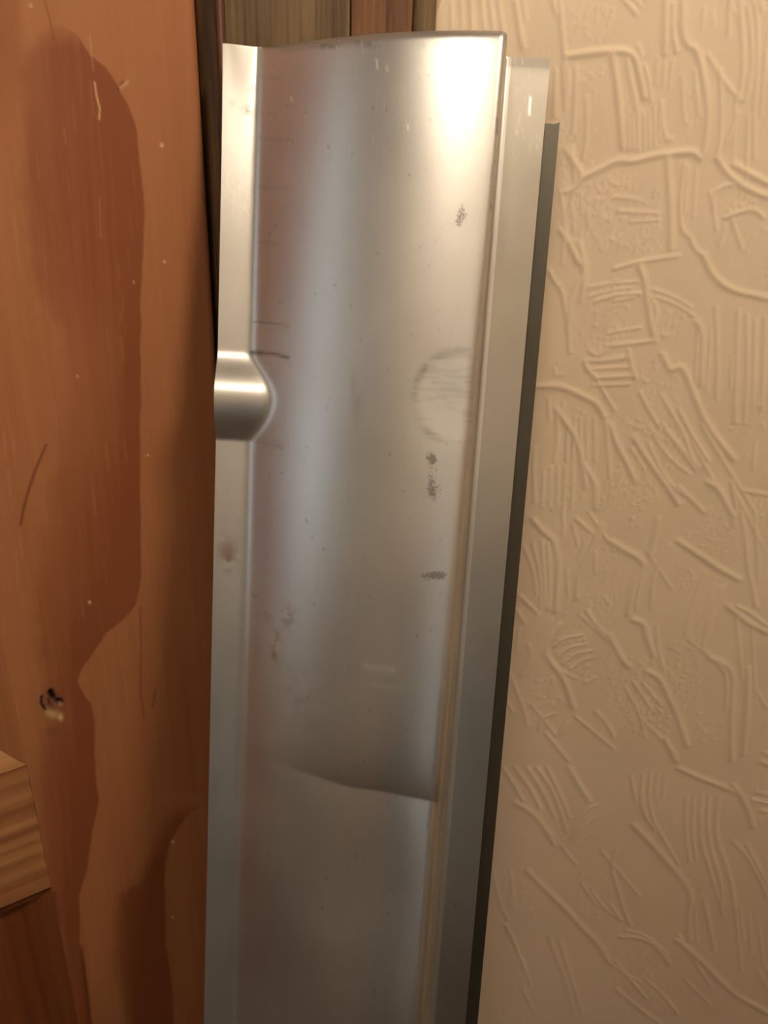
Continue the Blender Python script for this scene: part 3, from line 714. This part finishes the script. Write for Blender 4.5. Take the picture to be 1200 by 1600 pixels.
# rust-coloured flakes
rust += (blob(px, py, 356, 862, 15, 20, .75) + blob(px, py, 358, 882, 7, 12, .5)) * sm((n3 + n1 * .5 - .45) / .25)
rust += (blob(px, py, 450, 965, 11, 18, .55) + blob(px, py, 432, 1000, 8, 26, .5) + blob(px, py, 418, 962, 8, 14, .3) + blob(px, py, 428, 1025, 5, 12, .5)) * sm((n3 + n1 * .6 - .5) / .25)
rust += blob(px, py, 470, 1090, 30, 40, .2) * sm((n3 - .5) / .3) + line_m(px, py, [(405,552),(430,554),(450,559)], 3, .3)
# dark line along the seam between the face's return and the flange
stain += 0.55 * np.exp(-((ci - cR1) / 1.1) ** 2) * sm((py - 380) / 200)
# flange smudges
stain += (blob(px, py, 388, 172, 9, 9, .5) + blob(px, py, 392, 140, 8, 7, .35) + blob(px, py, 362, 160, 5, 5, .25)) * (0.3 + spk) + blob(px, py, 380, 300, 40, 60, .10) * spk
stain += blob(px, py, 655, 1420, 120, 200, .06) * spk
stain = np.clip(stain, 0, 0.92); rust = np.clip(rust, 0, 0.9); scr = np.clip(scr, 0, 1)
loc = np.stack([Ucols, -Wcols, LEN - SV], -1)
def part(name, c0, c1, mat, extra=None):
    o = grid_obj(name, loc[:, c0:c1 + 1], mat, sill, False, dict(speck=speck[:, c0:c1 + 1], stain=stain[:, c0:c1 + 1], rust=rust[:, c0:c1 + 1], scratch=scr[:, c0:c1 + 1]))
    nn = o.data.polygons[len(o.data.polygons) // 2].normal
    if nn.y > 0: o.data.flip_normals()
    sd = o.modifiers.new('sheet_thickness', 'SOLIDIFY'); sd.thickness = 0.0008; sd.offset = -1
    es = o.modifiers.new('crisp_edges', 'EDGE_SPLIT'); es.split_angle = math.radians(50)
    return o
SPL = cL1 - 3
part('bulged_flange', 0, SPL, M_STEEL)
part('sill_face', SPL, cR1 + 4, M_STEEL)
o = part('plain_flange', cR1 + 4, nc - 1, M_FLANGE)
# end wall that closes the face at the top
cc = np.arange(cL1, cR1 + 1); cap = np.zeros((capn, len(cc), 3))
for i in range(capn):
    f = 1 - i / (capn - 1)
    cap[i, :, 0] = U0[cc]; cap[i, :, 1] = -np.maximum(W0[cc], 0) * f; cap[i, :, 2] = LEN - SV[0][cc] - 0.0002 * (i > 0)
ow = grid_obj('end_wall', cap, M_STEEL, sill, False, dict(stain=np.full((capn, len(cc)), .3), rust=np.zeros((capn, len(cc))), scratch=np.zeros((capn, len(cc)))))
# joggled lip, shade put into its dark colour, behind the plain flange, cut back at the top
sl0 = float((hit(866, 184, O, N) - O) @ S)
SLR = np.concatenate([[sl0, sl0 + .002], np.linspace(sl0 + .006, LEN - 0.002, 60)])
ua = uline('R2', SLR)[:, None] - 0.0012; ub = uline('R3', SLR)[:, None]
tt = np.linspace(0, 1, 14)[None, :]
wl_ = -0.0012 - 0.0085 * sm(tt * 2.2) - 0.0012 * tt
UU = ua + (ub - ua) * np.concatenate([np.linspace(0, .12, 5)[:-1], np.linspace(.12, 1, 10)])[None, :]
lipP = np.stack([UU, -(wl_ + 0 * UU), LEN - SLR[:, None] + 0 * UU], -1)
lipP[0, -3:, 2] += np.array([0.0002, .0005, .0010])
lo_ = grid_obj('return_lip', lipP, M_LIP, sill); lo_['label'] = 'return lip with shade in its dark colour'
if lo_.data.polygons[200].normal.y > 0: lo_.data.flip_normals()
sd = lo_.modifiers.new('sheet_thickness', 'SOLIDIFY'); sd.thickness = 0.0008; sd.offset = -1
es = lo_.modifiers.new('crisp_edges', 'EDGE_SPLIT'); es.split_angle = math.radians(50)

# ------------------------------------------------------------------ pendant lamp of the room (above and behind the camera)
def lathe(name, prof, mat, parent, seg=32):
    n = len(prof); P = np.zeros((n, seg + 1, 3))
    for j in range(seg + 1):
        a = 2 * math.pi * j / seg
        for i, (r, z) in enumerate(prof): P[i, j] = (r * math.cos(a), r * math.sin(a), z)
    return grid_obj(name, P, mat, parent)
M_BRASS = plain('lamp_brass', (0.5, 0.36, 0.16), 0.3, 1.0)
M_SHADE = plain('lamp_shade_enamel', (.35, .33, .28), .5); M_CORD = plain('lamp_cord', (.05, .04, .03))
for n_, (pos, r, power) in enumerate(LAMPS):
    lamp = empty('pendant_lamp', (pos[0], pos[1], ZC)); q = r / 0.125; zg = pos[2] - ZC
    tag(lamp, ('small' if n_ == 0 else 'large') + ' warm glowing globe pendant lamp with enamel shade below the ceiling', 'lamp', None, 'pendant lamps behind the camera')
    k = NM('lamp_globe_glass'); k.set(Base__Color=(0.9, 0.85, 0.75), Roughness=0.3)
    k.b.inputs['Emission Color'].default_value = (*LAMP_COL, 1); k.b.inputs['Emission Strength'].default_value = power
    lathe('globe', [(max(1e-4, r * math.sin(math.pi * i / 18)), zg - r * math.cos(math.pi * i / 18)) for i in range(19)], k.m, lamp)
    lathe('gallery', [(.001, zg + r + .05), (.02, zg + r + .05), (.028, zg + r + .02), (.03, zg + r - .008), (.026, zg + r - .008)], M_BRASS, lamp)
    lathe('shade', [(.03, zg + r + .012), (.06 * q, zg + r + .006), (.11 * q, zg + .06 * q), (.15 * q, zg + .012), (.148 * q, zg + .012), (.108 * q, zg + .056 * q), (.06 * q, zg + r + .002), (.03, zg + r + .006)], M_SHADE, lamp)
    lathe('light_stop_dish', [(a_ * q, zg + b_ * q) for a_, b_ in ((.0005, -.135), (.05, -.133), (.10, -.122), (.125, -.105), (.124, -.103), (.10, -.119), (.05, -.130), (.0005, -.131))], M_SHADE, lamp)  # dish added to cut the light reaching the lower wall
    lathe('cord', [(.003, zg + r + .04), (.003, -.02)], M_CORD, lamp, 8)
    lathe('ceiling_rose', [(.001, -.03), (.02, -.03), (.045, -.01), (.05, 0)], M_BRASS, lamp)
